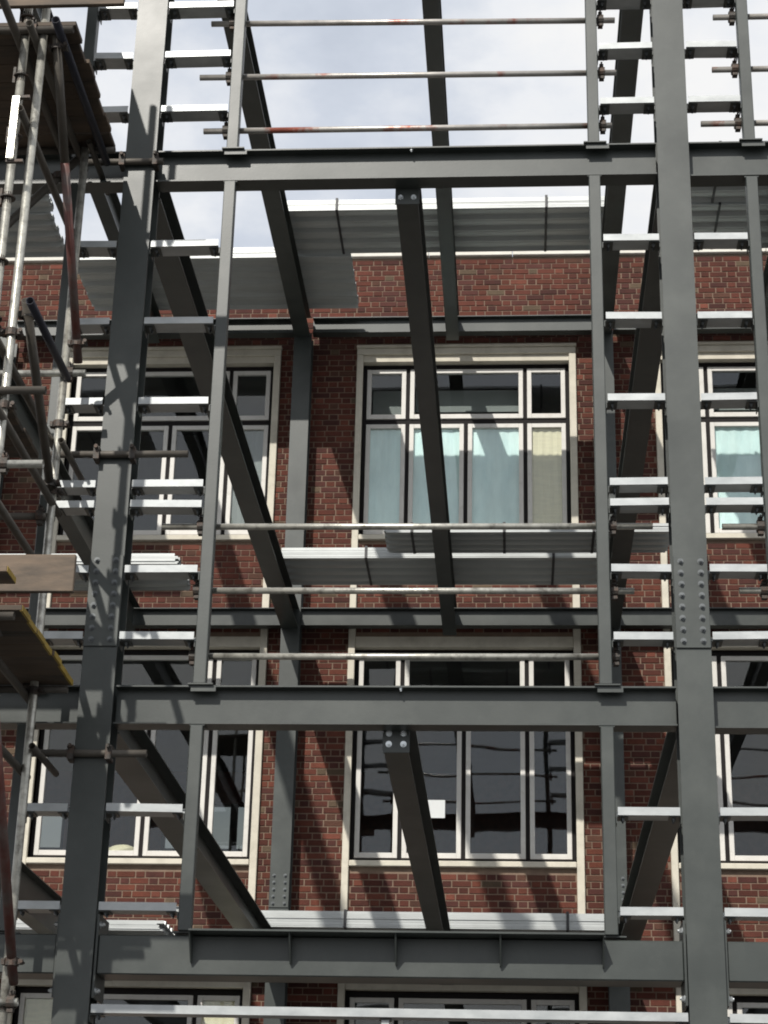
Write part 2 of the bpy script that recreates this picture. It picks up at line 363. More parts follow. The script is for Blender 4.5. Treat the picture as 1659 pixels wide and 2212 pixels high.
def clip_bricks(rows):
    res = []
    for x0, x1, z0, z1 in rows:
        segs = [(x0, x1)]
        for a, b, c, d in solid:
            if z1 <= c or z0 >= d: continue
            ns = []
            for p, q in segs:
                if q <= a or p >= b: ns.append((p, q)); continue
                if p < a: ns.append((p, a - 0.004))
                if q > b: ns.append((b + 0.004, q))
            segs = ns
        for p, q in segs:
            if q - p > 0.025: res.append((p, q, z0, z1))
    return res
allb = clip_bricks(brick_rows())
def prio(bk):
    cx, cz = (bk[0] + bk[1]) / 2, (bk[2] + bk[3]) / 2; L = bk[1] - bk[0]
    if -2.0 < cx < 0.95 and 12.87 < cz < 13.95: return 3 + L
    if -3.9 < cx < -3.2 and 4.2 < cz < 5.1: return 2 + L
    if -4.7 < cx < -3.3 and 8.6 < cz < 9.5: return 2 + L
    if -2.15 < cx < 0.75 and 4.4 < cz < 5.1: return 1.5 + L
    return 0
allb.sort(key=prio, reverse=True)
SHARED = {}
def brick_mesh(L):
    key = round(L, 2)
    if key not in SHARED:
        me = bpy.data.meshes.new('brick')
        v, f = chbox(-key / 2, key / 2, -0.008, 0.05, -BH / 2, BH / 2, 0.004)
        me.from_pydata(v, [], f); me.materials.append(MATS['brick']); SHARED[key] = me
    return SHARED[key]
wallp = bld
for bk in allb[:300]:
    L = bk[1] - bk[0]
    inst('brick', brick_mesh(L), ((bk[0] + bk[1]) / 2, YW + random.uniform(-0.003, 0.002), (bk[2] + bk[3]) / 2), wallp, (random.uniform(-.01, .01), random.uniform(-.004, .004), 0))
V, F = [], []
for x0, x1, z0, z1 in allb[300:]:
    y = YW - 0.008 + random.uniform(-0.003, 0.002); b = len(V); c = 0.003; dx = random.uniform(-.002, .002)
    V += [(x0, YW + .01, z0), (x1, YW + .01, z0), (x1, YW + .01, z1), (x0, YW + .01, z1), (x0 + c + dx, y, z0 + c), (x1 - c + dx, y, z0 + c), (x1 - c + dx, y, z1 - c), (x0 + c + dx, y, z1 - c)]
    F += [(b + 4, b + 5, b + 6, b + 7), (b, b + 1, b + 5, b + 4), (b + 1, b + 2, b + 6, b + 5), (b + 2, b + 3, b + 7, b + 6), (b + 3, b, b + 4, b + 7)]
rest = mesh('brickwork', (V, F), 'brick', bld); rest['kind'] = 'stuff'
# coping stones
x = BX0
while x < BX1:
    L = 1.2
    mesh('coping_stone', chbox(x + 0.004, min(x + L - 0.004, BX1), YW - 0.06, YW + 0.38, TOPZ + 0.002, TOPZ + 0.085, 0.008), 'coping', bld); x += L
def window(k, s):
    dx = k * PER; hd, sl = HEADS[s]
    x0, x1 = SX0 + dx + 0.09, SX1 + dx - 0.098
    yf = YW + 0.10                      # dark frame set back in the opening
    top = hd - 0.02; trans = 11.395 - 12.29 + hd; bot = sl + 0.0
    xs = [x0, -2.062 + dx, -1.470 + dx, -0.655 + dx, 0.168 + dx, 0.765 + dx, x1]
    fr = join(box(x0, x0 + 0.045, yf, yf + 0.12, bot, top), box(x1 - 0.045, x1, yf, yf + 0.12, bot, top),
              box(x0 + 0.045, x1 - 0.045, yf + 0.001, yf + 0.12, top - 0.06, top), box(x0 + 0.045, x1 - 0.045, yf + 0.001, yf + 0.12, bot, bot + 0.055),
              box(x0 + 0.045, x1 - 0.045, yf + 0.012, yf + 0.11, trans - 0.035, trans + 0.035),
              *[box(xx - 0.022, xx + 0.022, yf + 0.006, yf + 0.115, a, b) for xx, a, b in ((xs[2], bot + 0.055, trans - 0.035), (xs[3], bot + 0.055, trans - 0.035), (xs[4], bot + 0.055, trans - 0.035), (xs[2], trans + 0.035, top - 0.06), (xs[4], trans + 0.035, top - 0.06))])
    w = mesh('window', fr, 'frame', bld, ((x0 + x1) / 2, yf, sl))
    L = [(x0 + 0.047, xs[2] - 0.024), (xs[2] + 0.024, xs[3] - 0.024), (xs[3] + 0.024, xs[4] - 0.024), (xs[4] + 0.024, x1 - 0.047)]
    T = [(x0 + 0.047, xs[2] - 0.024), (xs[2] + 0.024, xs[4] - 0.024), (xs[4] + 0.024, x1 - 0.047)]
    cells = [(a, b, bot + 0.057, trans - 0.037, i, 'l') for i, (a, b) in enumerate(L)] + [(a, b, trans + 0.037, top - 0.062, i, 't') for i, (a, b) in enumerate(T)]
    for a, b, c, d, i, kd in cells:
        wd = 0.062; y0, y1 = yf - 0.012, yf + 0.05
        a += 0.004; b -= 0.004; c += 0.004; d -= 0.004
        tilt = 0.0
        sv = join(chbox(a, a + wd, y0, y1, c, d, 0.004), chbox(b - wd, b, y0, y1, c, d, 0.004), chbox(a + wd, b - wd, y0 + 0.001, y1, c, c + wd + 0.008, 0.004), chbox(a + wd, b - wd, y0 + 0.001, y1, d - wd, d, 0.004))
        if s == 2 and k == 0 and False: tilt = 0.1
        mesh('sash', sv, 'sash', w)
        mesh('pane', box(a + wd - 0.006, b - wd + 0.006, yf + 0.020, yf + 0.026, c + wd, d - wd + 0.006), 'glass', w)
        bl = None
        if s == 2 and kd == 'l':
            if k == 0: bl = ('blind_cyan', 'blind_cyan', 'blind_cyan', 'blind_cream')[i]
            elif k == 1: bl = 'blind_cyan'
            elif k == -1: bl = (None, None, None, 'blind_grey')[i]
        if s == 1 and kd == 'l' and k == 0 and i in (1, 2): bl = None
        if s == 0 and kd == 't' and k == -1 and i != 1: bl = 'blind_cream'
        if s == 0 and k == 0: bl = None
        if bl:
            # gently waved sheet behind the glass
            nx = 14; z0b, z1b = c + wd + 0.006, d - wd - 0.002
            vv, ff = [], []
            for q in range(nx + 1):
                xx = a + wd + (b - a - 2 * wd) * q / nx; yy = yf + 0.042 + 0.005 * math.sin(q * 1.7 + i)
                vv += [(xx, yy, z0b), (xx, yy, z1b), (xx, yy + 0.004, z0b), (xx, yy + 0.004, z1b)]
                if q: p = 4 * (q - 1); ff += [(p, p + 4, p + 5, p + 1), (p + 6, p + 2, p + 3, p + 7), (p + 1, p + 5, p + 7, p + 3), (p + 4, p, p + 2, p + 6)]
            mesh('blind', (vv, ff), bl, w)
        elif kd == 't' and s == 2 and k in (0, 1):
            # half drawn grey paper across the top light
            if i < 2: mesh('blind', box(a + wd, b - wd, yf + 0.35, yf + 0.355, c + 0.22 + 0.05 * i, d - 0.16), 'blind_grey', w)
    mesh('sill', chbox(x0 + 0.002, x1 - 0.002, YW - 0.07, yf + 0.02, sl - 0.075, sl - 0.001, 0.008), 'stone', w)
    return w
for k in (-2, -1, 0, 1):
    for s in (2, 1, 0): window(k, s)
    dx = k * PER
    for xa, xb in ((SX0 + dx, SX0 + dx + 0.088), (SX1 + dx - 0.096, SX1 + dx)):
        mesh('stone_surround', chbox(xa, xb, YW - 0.055, YW + 0.12, GZ + 0.05, 12.37, 0.006), 'stone', bld)
    mesh('stone_lintel', chbox(SX0 + dx, SX1 + dx, YW - 0.056, YW + 0.1, 12.372, 12.47, 0.006), 'stone', bld)
    mesh('lintel_moulding', chbox(SX0 + dx - 0.01, SX1 + dx + 0.01, YW - 0.085, YW + 0.1, 12.472, 12.515, 0.01), 'stone', bld)
    mesh('lintel_soffit', box(SX0 + dx + 0.09, SX1 + dx - 0.098, YW - 0.02, YW + 0.11, 12.275, 12.37), 'stone', bld)
    for hd in (8.053, 3.60):
        mesh('stone_lintel', chbox(SX0 + dx + 0.09, SX1 + dx - 0.098, YW - 0.03, YW + 0.1, hd - 0.006, hd + 0.14, 0.006), 'stone', bld)

# ------------------------------------------------------------------ steel frame
T3, T2, T1 = 12.85, 8.51, 4.05
YR = 10.9
XL, XR = -2.97, 1.263
CW = 0.246
column(XL, 0.0, GZ, 13.1, CW, 0.25, 'left front column, grey steel, bolted splice plate, dappled with scaffold shadows', 'front steel columns', splice=(4.33, 5.03, 8))
column(XR, 0.0, GZ, 13.1, CW, 0.25, 'right front column, grey steel in full sun with sixteen-bolt splice plate', 'front steel columns', splice=(4.32, 5.01, 8))
column(XL + 0.03, YR, GZ, 12.595, 0.25, 0.25, 'rear grey column against the brick pier left of the middle windows', 'rear steel columns', splice=(4.54, 4.98, 5))
column(XR + 0.0, YR, GZ, 12.595, 0.25, 0.25, 'rear grey column against the brick pier right of the middle windows', 'rear steel columns', splice=(4.54, 4.98, 5))
column(XL - 4.23, YR, GZ, 12.595, 0.25, 0.25, 'rear grey column farthest left, behind the scaffold', 'rear steel columns')
segs = ((-7.0, XL - 0.128, 'left of the left front column, behind the scaffold'), (XL + 0.128, XR - 0.128, 'between the two front columns'), (XR + 0.128, 5.2, 'right of the right front column'))
for x0, x1, w in segs:
    beam_x(x0 + 0.0, x1, 0.035, T3, 0.30, 0.165, 'topmost front edge beam ' + w, 'front edge beams')
    beam_x(x0, x1, 0.035, 8.532, 0.287 if x0 < 1 else 0.31, 0.165, 'upper front edge beam ' + w + ', at the upper floor', 'front edge beams')
    beam_x(x0, x1, 0.035, 4.052, 0.285 if x0 < 1 else 0.30, 0.165, 'middle front edge beam ' + w + ', below the splice plates', 'front edge beams')
for o in list(COL.objects):
    if o.name.startswith('steel_beam') and abs(o.location.x + 0.85) < 0.1 and o.location.z < 9:
        top = 8.532 if o.location.z > 6 else 4.052
        for yy in (0.055, 0.16):
            inst('bolt', BOLT_ZB, (-0.80, yy, top - 0.0125), o)
# lowest front beam: box section with bolted end plates
for x0, x1, w in segs:
    t = thing('box_beam', ((x0 + x1) / 2, 0.2, 2.02), 'lowest front beam, deep grey box section ' + w, 'steel beam', 'lowest front beams')
    mesh('box_section', chbox(x0 + 0.016, x1 - 0.016, 0.05, 0.335, 2.02, 2.285, 0.008), 'steel', t)
    for xx, s in ((x0, 1), (x1, -1)):
        if abs(xx) > 5: continue
        pl = mesh('end_plate', box(min(xx, xx + s * 0.015), max(xx, xx + s * 0.015), 0.03, 0.36, 1.86, 2.42), 'steel', t)
        for zz in (1.91, 2.355):
            inst('bolt', BOLT_XR if s > 0 else BOLT_XL, (xx + s * 0.0155, 0.075, zz), pl)
# ledge plate with gussets on the lowest beam
lx0, lx1 = onY(408, 2004, -0.1).x, onY(1306, 2022, -0.1).x
t = thing('ledge_plate', ((lx0 + lx1) / 2, 0, 2.287), 'long steel ledge plate on gussets along the lowest front beam', 'steel ledge')
mesh('plate', chbox(lx0, lx1, -0.125, 0.2, 2.2875, 2.302, 0.002), 'steel', t)
for xx in [lx0 + 0.006] + [onY(x, 2040, -0.05).x for x in (626, 855, 1081)] + [lx1 - 0.006]:
    mesh('gusset', ([(xx + s, y, z) for s in (-0.005, 0.005) for y, z in ((-0.115, 2.287), (0.0495, 2.287), (0.0495, 2.10), (0.02, 2.10))], [(3, 2, 1, 0), (4, 5, 6, 7), (0, 1, 5, 4), (1, 2, 6, 5), (2, 3, 7, 6), (3, 0, 4, 7)]), 'steel', t)
# rear beams
for zt, nm in ((T3, 'topmost'), (T2, 'middle'), (T1, 'lowest')):
    for x0, x1, w in ((-7.06, XL - 0.1, 'left of the rear column beside the scaffold'), (XL + 0.16, XR - 0.13, 'across the middle windows'), (XR + 0.13, 5.4, 'right of the right rear column')):
        beam_x(x0, x1, YR, zt - 0.005, 0.245, 0.15, nm + ' rear beam running along the brick wall ' + w, 'rear edge beams', name='rear_beam')
# floor beams running back to the wall
for zt, nm, hp in ((T3, 'top floor', 0.30), (T2, 'upper floor', 0.29), (T1, 'lower floor', 0.29)):
    for x, w in ((XL + 0.02, 'from the left front column'), (XR, 'from the right front column')):
        beam_y(x, 0.252, YR - 0.002, zt - 0.006, hp, 0.225, nm + ' main floor beam running back ' + w + ' to the wall', 'main floor beams')
    for x, w in ((-0.836, 'in the middle bay'), (-5.05, 'in the left bay, behind the scaffold'), (3.43, 'in the right bay')):
        beam_y(x, 0.215, YR - 0.016, zt, 0.40 if zt > 5 else 0.435, 0.175, nm + ' secondary beam, dark and bolted by an end plate, ' + w, 'secondary floor beams', endplate=1, rows=1 if zt > 5 else 2)

# ------------------------------------------------------------------ posts, girts and rails
POSTS = {'PL': (-2.285, -2.195), 'PR': (0.600, 0.690), 'PR2': (1.820, 1.910), 'PL2': (-3.525, -3.435)}
PNAME = {'PL': 'right of the left column', 'PR': 'left of the right column', 'PR2': 'right of the right column', 'PL2': 'left of the left column, behind scaffold tubes'}
LV = ((8.532, T3 - 0.30, 'topmost'), (4.052, 8.245, 'middle'), (2.2855, 3.767, 'lowest'))
for k, (a, b) in POSTS.items():
    for z0, z1, nm in LV:
        if k == 'PR2': z1 = z1 - 0.03
        t = thing('frame_post', ((a + b) / 2, 0.065, z0), nm + ' slim square grey post, standing ' + PNAME[k], 'steel post', 'slim posts beside the columns')
        low = z0 < 3
        bpz = z0 + (0.018 if low and k in ('PL', 'PR') else 0.0005)
        mesh('post_tube', chbox(a, b, 0.02, 0.11, bpz + 0.01, z1 - 0.0105, 0.005), 'steel', t)
        mesh('base_plate', box(a - 0.035, b + 0.055, 0.012 if not low else 0.052, 0.17, bpz, bpz + 0.01), 'steel', t)
        mesh('cap_plate', box(a - 0.01, b + 0.01, 0.04, 0.16, z1 - 0.01, z1 - 0.0005), 'steel', t)
        if z0 > 3:
            mesh('seat_plate', box(a - 0.015, b + 0.075, 0.0005 + 0.033, 0.034 + 0.004, z0 - 0.045, z0 - 0.001), 'steel', t)
GZS = [9.962, 9.466, 8.942, 7.687, 7.003, 6.319, 5.637, 5.472, 4.957, 4.445, 3.182, 2.500]
ORD = ['first', 'second', 'third', 'fourth', 'fifth', 'sixth', 'seventh', 'eighth', 'ninth', 'tenth', 'eleventh', 'twelfth']
GAPS = ((-3.433, XL - 0.125, 'left of the left front column', 1), (XL + 0.125, -2.287, 'right of the left front column', 0), (0.692, XR - 0.125, 'left of the right front column', 0), (XR + 0.125, 1.818, 'right of the right front column', 0))
def girt(x0, x1, zt, label, group='galvanised girts bracketed to the columns'):
    t = thing('girt', ((x0 + x1) / 2, 0.08, zt - 0.056), label, 'steel girt', group)
    hh, dd, th = 0.056, 0.155, 0.0022
    y0 = random.uniform(0.0, 0.006); tw = random.uniform(-0.003, 0.003)
    prof = [(0, 0), (dd, 0), (dd, hh), (dd - 0.016, hh), (dd - 0.016, hh - th), (dd - th, hh - th), (dd - th, th), (th, th), (th, hh - th), (0.016, hh - th), (0.016, hh), (0, hh)]
    n = len(prof); g0, g1 = x0 + 0.008 + random.uniform(0, .006), x1 - 0.008 - random.uniform(0, .006)
    v = [(g0, y0 + p, zt - hh + q - tw) for p, q in prof] + [(g1, y0 + p, zt - hh + q + tw) for p, q in prof]
    f = [(i, (i + 1) % n, n + (i + 1) % n, n + i) for i in range(n)]
    f += [tuple(reversed(q)) for q in ((0, 1, 6, 7), (1, 2, 5, 6), (2, 3, 4, 5), (0, 7, 8, 11), (8, 9, 10, 11))] + [tuple(n + i for i in q) for q in ((0, 1, 6, 7), (1, 2, 5, 6), (2, 3, 4, 5), (0, 7, 8, 11), (8, 9, 10, 11))]
    mesh('channel', (v, f), 'galv', t)
    for xx, s in ((x0, 1), (x1, -1)):
        zb = zt - hh - abs(tw) - 0.001
        a, b = sorted((xx + s * 0.0008, xx + s * 0.085)); c, d = sorted((xx + s * 0.0008, xx + s * 0.007))
        cl = mesh('cleat', join(box(a, b, y0 + 0.02, y0 + 0.15, zb - 0.006, zb), box(c, d, y0 + 0.02, y0 + 0.15, zb - 0.05, zb - 0.0061)), 'steel', t)
        for yy in (0.055, 0.115): inst('bolt', BOLT_Z, (xx + s * 0.05, y0 + yy, zb - 0.0062), cl)
    return t
for x0, x1, w, left in GAPS:
    for i, zt in enumerate(GZS):
        girt(x0, x1, zt + random.uniform(-0.002, 0.002), ORD[i] + ' pale galvanised girt from the top, immediately ' + w)
girt(XL + 0.125, XR - 0.125, 1.812, 'long galvanised girt below the lowest front beam, between the two columns')
girt(XR + 0.125, 5.2, 1.806, 'galvanised girt below the lowest beam, right of the right front column')
t = thing('girt_strut', (-0.86, 0.08, GZ), 'upright galvanised strut under the middle of the lowest long girt', 'steel strut')
mesh('channel', join(box(-0.885, -0.835, 0.035, 0.038, GZ, 1.74), box(-0.885, -0.882, 0.0385, 0.10, GZ, 1.74), box(-0.838, -0.835, 0.0385, 0.10, GZ, 1.74)), 'galv', t)
mesh('cap_cleat', box(-0.90, -0.82, 0.03, 0.12, 1.741, 1.748), 'steel', t)

def clamp_vf(p, ax, r=0.040):
    """coupler body around a tube at p whose axis is ax ('x','y','z')"""
    p = Vector(p); e = {'x': Vector((1, 0, 0)), 'y': Vector((0, 1, 0)), 'z': Vector((0, 0, 1))}[ax]
    o = {'x': Vector((0, 0, 1)), 'y': Vector((0, 0, 1)), 'z': Vector((1, 0, 0))}[ax]; q = e.cross(o)
    def bb(c, se, so, sq):
        vs = [c + e * a * se + o * b * so + q * d * sq for a in (-1, 1) for b in (-1, 1) for d in (-1, 1)]
        return vs, [(0, 1, 3, 2), (4, 6, 7, 5), (0, 4, 5, 1), (2, 3, 7, 6), (0, 2, 6, 4), (1, 5, 7, 3)]
    return join(tube(p - e * 0.026, p + e * 0.026, r + 0.007, 0.0065, 12), bb(p + o * (r + 0.018), 0.016, 0.014, 0.022), bb(p - o * (r + 0.015), 0.02, 0.011, 0.026), rod(p + o * (r + 0.03) - q * 0.05, p + o * (r + 0.03) + q * 0.045, 0.0075, 8), rod(p + o * (r + 0.03) - q * 0.052, p + o * (r + 0.03) - q * 0.034, 0.015, 6))
def scaffold_tube(p0, p1, m, label, group, couplers=(), name='scaffold_tube', cat='scaffold tube', r=0.02415):
    p0, p1 = Vector(p0), Vector(p1)
    t = thing(name, (p0 + p1) / 2 if abs(p0.z - p1.z) < 0.5 else Vector((p0.x, p0.y, min(p0.z, p1.z))), label, cat, group)
    o = mesh('tube', tube(p0, p1, r), m, t); smooth_sides(o)
    for p, ax in couplers:
        mesh('coupler', clamp_vf(p, ax), 'clamp', t)
    return t
YT = 0.1355
rails = [((457, 52), (1328, 44), 'topmost', 'tube_stripe'), ((432, 168), (1331, 157), 'second', 'tube_stripe'), ((440, 284), (1322, 271), 'third', 'tube_stripe'),
         ((350, 1138), (1410, 1137), 'fourth', 'tube'), ((458, 1276), (1370, 1277), 'fifth', 'tube'), ((452, 1418), (1330, 1419), 'sixth', 'tube')]
for a, b, nm, m in rails:
    A, B = onY(*a, YT), onY(*b, YT)
    def at(x): return A + (B - A) * ((x - A.x) / (B.x - A.x))
    scaffold_tube(A, B, m, nm + ' guardrail tube from the top, spanning between the slim posts of the middle bay', 'guardrail tubes between the posts',
                  [(at(0.725), 'x'), (at(-2.315), 'x')], 'guardrail')
for i, (x, y) in enumerate(((1540, 38), (1538, 151), (1514, 268))):
    A = onY(x, y, YT)
    scaffold_tube(A, Vector((4.9, YT, A.z)), 'tube_stripe', ORD[i] + ' guardrail tube from the top at the right edge, past the far right post', 'guardrail tubes of the right bay', [(Vector((1.795, YT, A.z)), 'x')], 'guardrail')
for i, (x, y) in enumerate(((1560, 1138), (1597, 1276))):
    A = onY(x, y, YT)
    scaffold_tube(A, Vector((4.9, YT, A.z)), 'tube', ('upper', 'lower')[i] + ' dark guardrail tube stub behind the far right post, beside the splice plate', 'guardrail tubes of the right bay', [(Vector((1.795, YT, A.z)), 'x')], 'guardrail')

# ------------------------------------------------------------------ bundles of decking sheets lying on the floor beams
def deck_profile(y0, y1, flip):
    """trapezoid ribs across Y: list of (y, z)"""
    pts = []; pitch = (y1 - y0) / 4
    for i in range(4):
        a = y0 + i * pitch
        pts += [(a, 0), (a + pitch * 0.08, 0.0), (a + pitch * 0.10, 0.006), (a + pitch * 0.14, 0.006), (a + pitch * 0.16, 0.0), (a + pitch * 0.46, 0), (a + pitch * 0.56, 0.05), (a + pitch * 0.74, 0.05), (a + pitch * 0.76, 0.044), (a + pitch * 0.80, 0.044), (a + pitch * 0.82, 0.05), (a + pitch * 0.90, 0.05)]
    pts.append((y1, 0.0)); return pts
def bundle(x0, x1, y0, y1, z, n, label, straps=(), pitch=0.017, rag=0.03):
    t = thing('deck_bundle', ((x0 + x1) / 2, (y0 + y1) / 2, z), label, 'decking bundle', 'bundles of steel decking sheets')
    for i in range(n):
        a, b = x0 + random.uniform(-rag, rag), x1 + random.uniform(-rag, rag); zo = z + 0.002 + i * pitch; jy = random.uniform(-0.006, 0.006)
        pr = deck_profile(y0 + jy, y1 + jy, False); m = len(pr)
        lip = [(pr[0][0], pitch * 0.84 if i < n - 1 else 0.035)]
        pr = lip + pr; m = len(pr); V = []
        for xx in (a, b): V += [(xx, p, zo + q) for p, q in pr] + [(xx, p + 0.0012, zo + q + 0.0012) for p, q in pr]
        F = []
        for k in range(m - 1):
            F += [(k, 2 * m + k, 2 * m + k + 1, k + 1), (m + k, m + k + 1, 3 * m + k + 1, 3 * m + k), (k, k + 1, m + k + 1, m + k), (2 * m + k, 3 * m + k, 3 * m + k + 1, 2 * m + k + 1)]
        F += [(0, m, 3 * m, 2 * m), (m - 1, 3 * m - 1, 4 * m - 1, 2 * m - 1)]
        mesh('deck_sheet', (V, F), 'deck' if i else 'deck', t)
    top = z + 0.002 + (n - 1) * pitch + 0.052
    for xs in straps:
        w = 0.016
        mesh('strap', join(box(xs - w, xs + w, y0 - 0.014, y0 - 0.010, z + 0.0005, top + 0.003), box(xs - w, xs + w, y1 + 0.010, y1 + 0.014, z + 0.0005, top + 0.003), box(xs - w, xs + w, y0 - 0.01, y1 + 0.01, top + 0.0005, top + 0.003), box(xs - w, xs + w, y0 - 0.01, y1 + 0.01, z + 0.0002, z + 0.0015)), 'strap', t)
    return t
bundle(-2.98, 1.20, 8.06, 9.15, T3, 8, 'top floor decking bundle in the middle bay, nearest the sky, bound with dark straps', (-2.23, 0.43))
bundle(-5.88, -2.18, 9.22, 10.66, T3, 8, 'top floor decking bundle lying close to the parapet, with ragged ends, left of centre', (-4.6, -2.9), rag=0.06)
bundle(2.02, 5.3, 8.06, 9.15, T3, 8, 'top floor decking bundle in the right bay, the one nearer the wall', (2.6, 4.2))
bundle(1.98, 5.3, 6.90, 8.00, T3, 8, 'top floor decking bundle in the right bay, the one nearer the front', (2.5, 4.2))
bundle(-10.2, -5.98, 8.06, 9.15, T3, 8, 'top floor decking bundle in the left bay, nearer the wall, behind the scaffold', (-6.8, -9.0), rag=0.05)
bundle(-10.2, -5.88, 6.95, 8.00, T3, 8, 'top floor decking bundle in the left bay, nearer the front, behind the scaffold', (-6.8, -9.0), rag=0.05)
bundle(-2.90, 1.15, 9.10, 10.06, T2, 7, 'upper floor decking bundle with bright ribbed edge, in the middle bay nearer the wall', (-1.82, 0.49))
bundle(-1.52, 1.85, 8.25, 8.94, T2, 5, 'upper floor decking bundle, narrow with dark underside, in the middle bay nearer the front', (-1.21, -0.11, 0.95))
bundle(-8.4, -4.21, 9.28, 10.25, T2, 7, 'upper floor decking bundle with bright edge, ending beside the left column splice', (-5.2, -7.5), rag=0.035)
bundle(-2.96, 1.2, 9.50, 10.55, T1, 10, 'lower floor decking bundle behind the ledge plate, in the middle bay', (-1.98, 0.61))
bundle(-8.6, -4.22, 9.84, 10.75, T1, 6, 'lower floor decking bundle low in the left bay, seen beside the left column', (-6.2, -7.6), rag=0.05)

# ------------------------------------------------------------------ scaffold on the left
XS = -3.345; YO, YI = -1.75, -0.30
ZB = GZ + 0.01
SR = 0.0302     # 60 mm tube
def up(y, z0, z1, m, label, x=XS):
    cs = [(Vector((x, y, z)), 'z') for z in (1.75, 3.90, 5.41, 5.95, 8.36) if z0 < z < z1]
    return scaffold_tube((x, y, z0), (x, y, z1), m, label, 'scaffold standards', cs, 'scaffold_standard', r=SR)
up(YO, ZB, 10.6, 'tube', 'outer scaffold standard, scratched upright tube crossing the upper left platform')
up(YI, ZB, 8.62, 'tube', 'inner scaffold standard, upright tube beside the left front column')
rs = up(YO, ZB, 10.6, 'tube', 'outer scaffold standard with ring rosettes, leftmost upright at the upper left corner', x=-3.475)
up(YO, ZB, 10.6, 'tube', 'outer scaffold standard past the left edge of the photo', x=-5.4)
up(YI, ZB, 10.6, 'tube', 'inner scaffold standard past the left edge of the photo', x=-5.4)
# rosettes on the leftmost standard
for zz in (5.0, 5.5, 6.0, 6.5, 7.0, 7.5, 8.0, 8.5):
    mesh('rosette', join(tube((-3.475, YO, zz - 0.005), (-3.475, YO, zz + 0.005), 0.055, 0.03, 12), tube((-3.475, YO, zz - 0.05), (-3.475, YO, zz + 0.04), 0.0305, 0.006, 12), box(-3.53, -3.512, YO - 0.02, YO + 0.02, zz - 0.06, zz + 0.07)), 'clamp', rs)
# ledgers (along the facade)
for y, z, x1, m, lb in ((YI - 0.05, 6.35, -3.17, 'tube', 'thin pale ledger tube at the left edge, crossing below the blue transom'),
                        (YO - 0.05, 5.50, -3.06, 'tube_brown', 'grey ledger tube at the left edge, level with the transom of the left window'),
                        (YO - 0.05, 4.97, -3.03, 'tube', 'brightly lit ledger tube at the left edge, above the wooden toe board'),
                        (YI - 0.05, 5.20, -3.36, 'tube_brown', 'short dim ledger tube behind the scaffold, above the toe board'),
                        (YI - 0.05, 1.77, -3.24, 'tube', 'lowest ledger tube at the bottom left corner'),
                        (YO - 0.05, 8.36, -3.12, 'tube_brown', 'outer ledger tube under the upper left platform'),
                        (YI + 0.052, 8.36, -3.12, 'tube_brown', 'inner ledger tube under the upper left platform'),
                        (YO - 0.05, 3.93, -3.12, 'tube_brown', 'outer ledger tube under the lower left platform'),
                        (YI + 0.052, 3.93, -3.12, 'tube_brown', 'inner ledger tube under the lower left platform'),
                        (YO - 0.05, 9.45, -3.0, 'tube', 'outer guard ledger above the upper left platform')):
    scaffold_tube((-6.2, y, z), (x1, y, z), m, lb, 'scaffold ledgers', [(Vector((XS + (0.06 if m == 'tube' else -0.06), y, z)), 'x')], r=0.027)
# ties clamped round the left column
for z, xa, xb, lb in ((8.39, -3.40, -2.775, 'tie tube clamped across the left column at the upper front edge beam'), (5.83, -3.50, -2.42, 'tie tube clamped across the left column between the windows'), (3.53, -3.40, -2.57, 'tie tube clamped across the left column below the middle front edge beam')):
    t = scaffold_tube((xa, -0.03, z), (xb, -0.03, z), 'tube_brown', lb, 'column ties', r=0.027)
    for sx in (XL - 0.135, XL + 0.135):
        mesh('beam_clamp', join(box(sx - 0.018, sx + 0.018, -0.062, 0.03, z - 0.055, z - 0.026), box(sx - 0.018, sx + 0.018, -0.062, 0.03, z + 0.026, z + 0.055), box(sx - 0.022, sx + 0.022, -0.075, -0.058, z - 0.05, z + 0.05), rod((sx, -0.1, z + 0.04), (sx, 0.06, z + 0.04), 0.008, 8), rod((sx, -0.105, z + 0.04), (sx, -0.085, z + 0.04), 0.016, 6)), 'clamp', t)
    scaffold_tube((XS + 0.05, YI - 0.1, z - 0.05), (XS + 0.05, 0.35, z - 0.05), 'tube_brown', lb.replace('tie tube clamped across', 'return tube tying back beside'), 'column ties')
# transoms (towards the wall)
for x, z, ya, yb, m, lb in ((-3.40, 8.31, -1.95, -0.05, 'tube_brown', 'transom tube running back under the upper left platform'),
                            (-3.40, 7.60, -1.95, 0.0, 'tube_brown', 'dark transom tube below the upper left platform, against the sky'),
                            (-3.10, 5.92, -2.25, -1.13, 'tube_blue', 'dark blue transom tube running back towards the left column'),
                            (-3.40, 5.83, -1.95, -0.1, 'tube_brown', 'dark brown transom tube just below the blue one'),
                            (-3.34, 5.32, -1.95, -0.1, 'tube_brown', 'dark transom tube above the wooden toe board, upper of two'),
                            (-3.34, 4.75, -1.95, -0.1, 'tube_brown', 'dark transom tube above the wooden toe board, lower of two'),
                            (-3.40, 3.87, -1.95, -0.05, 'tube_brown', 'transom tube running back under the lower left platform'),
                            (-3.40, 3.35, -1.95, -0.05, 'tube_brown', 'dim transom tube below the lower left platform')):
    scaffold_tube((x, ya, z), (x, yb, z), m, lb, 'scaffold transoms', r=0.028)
q1 = onZ(30, 60, 8.33); q2 = onZ(158, 150, 8.33)
scaffold_tube((q1.x, -2.4, 8.33), (q1.x, -0.1, 8.33), 'tube_brown', 'dark transom tube at the upper left corner, leftmost under the platform', 'scaffold transoms', r=0.03)
scaffold_tube((q2.x, -1.95, 8.335), (q2.x, -0.1, 8.335), 'tube_blue', 'dark blue transom tube under the right edge of the upper left platform', 'scaffold transoms', r=0.03)
c0, c1 = onY(33, 207, -1.95), onY(20, 340, -1.95)
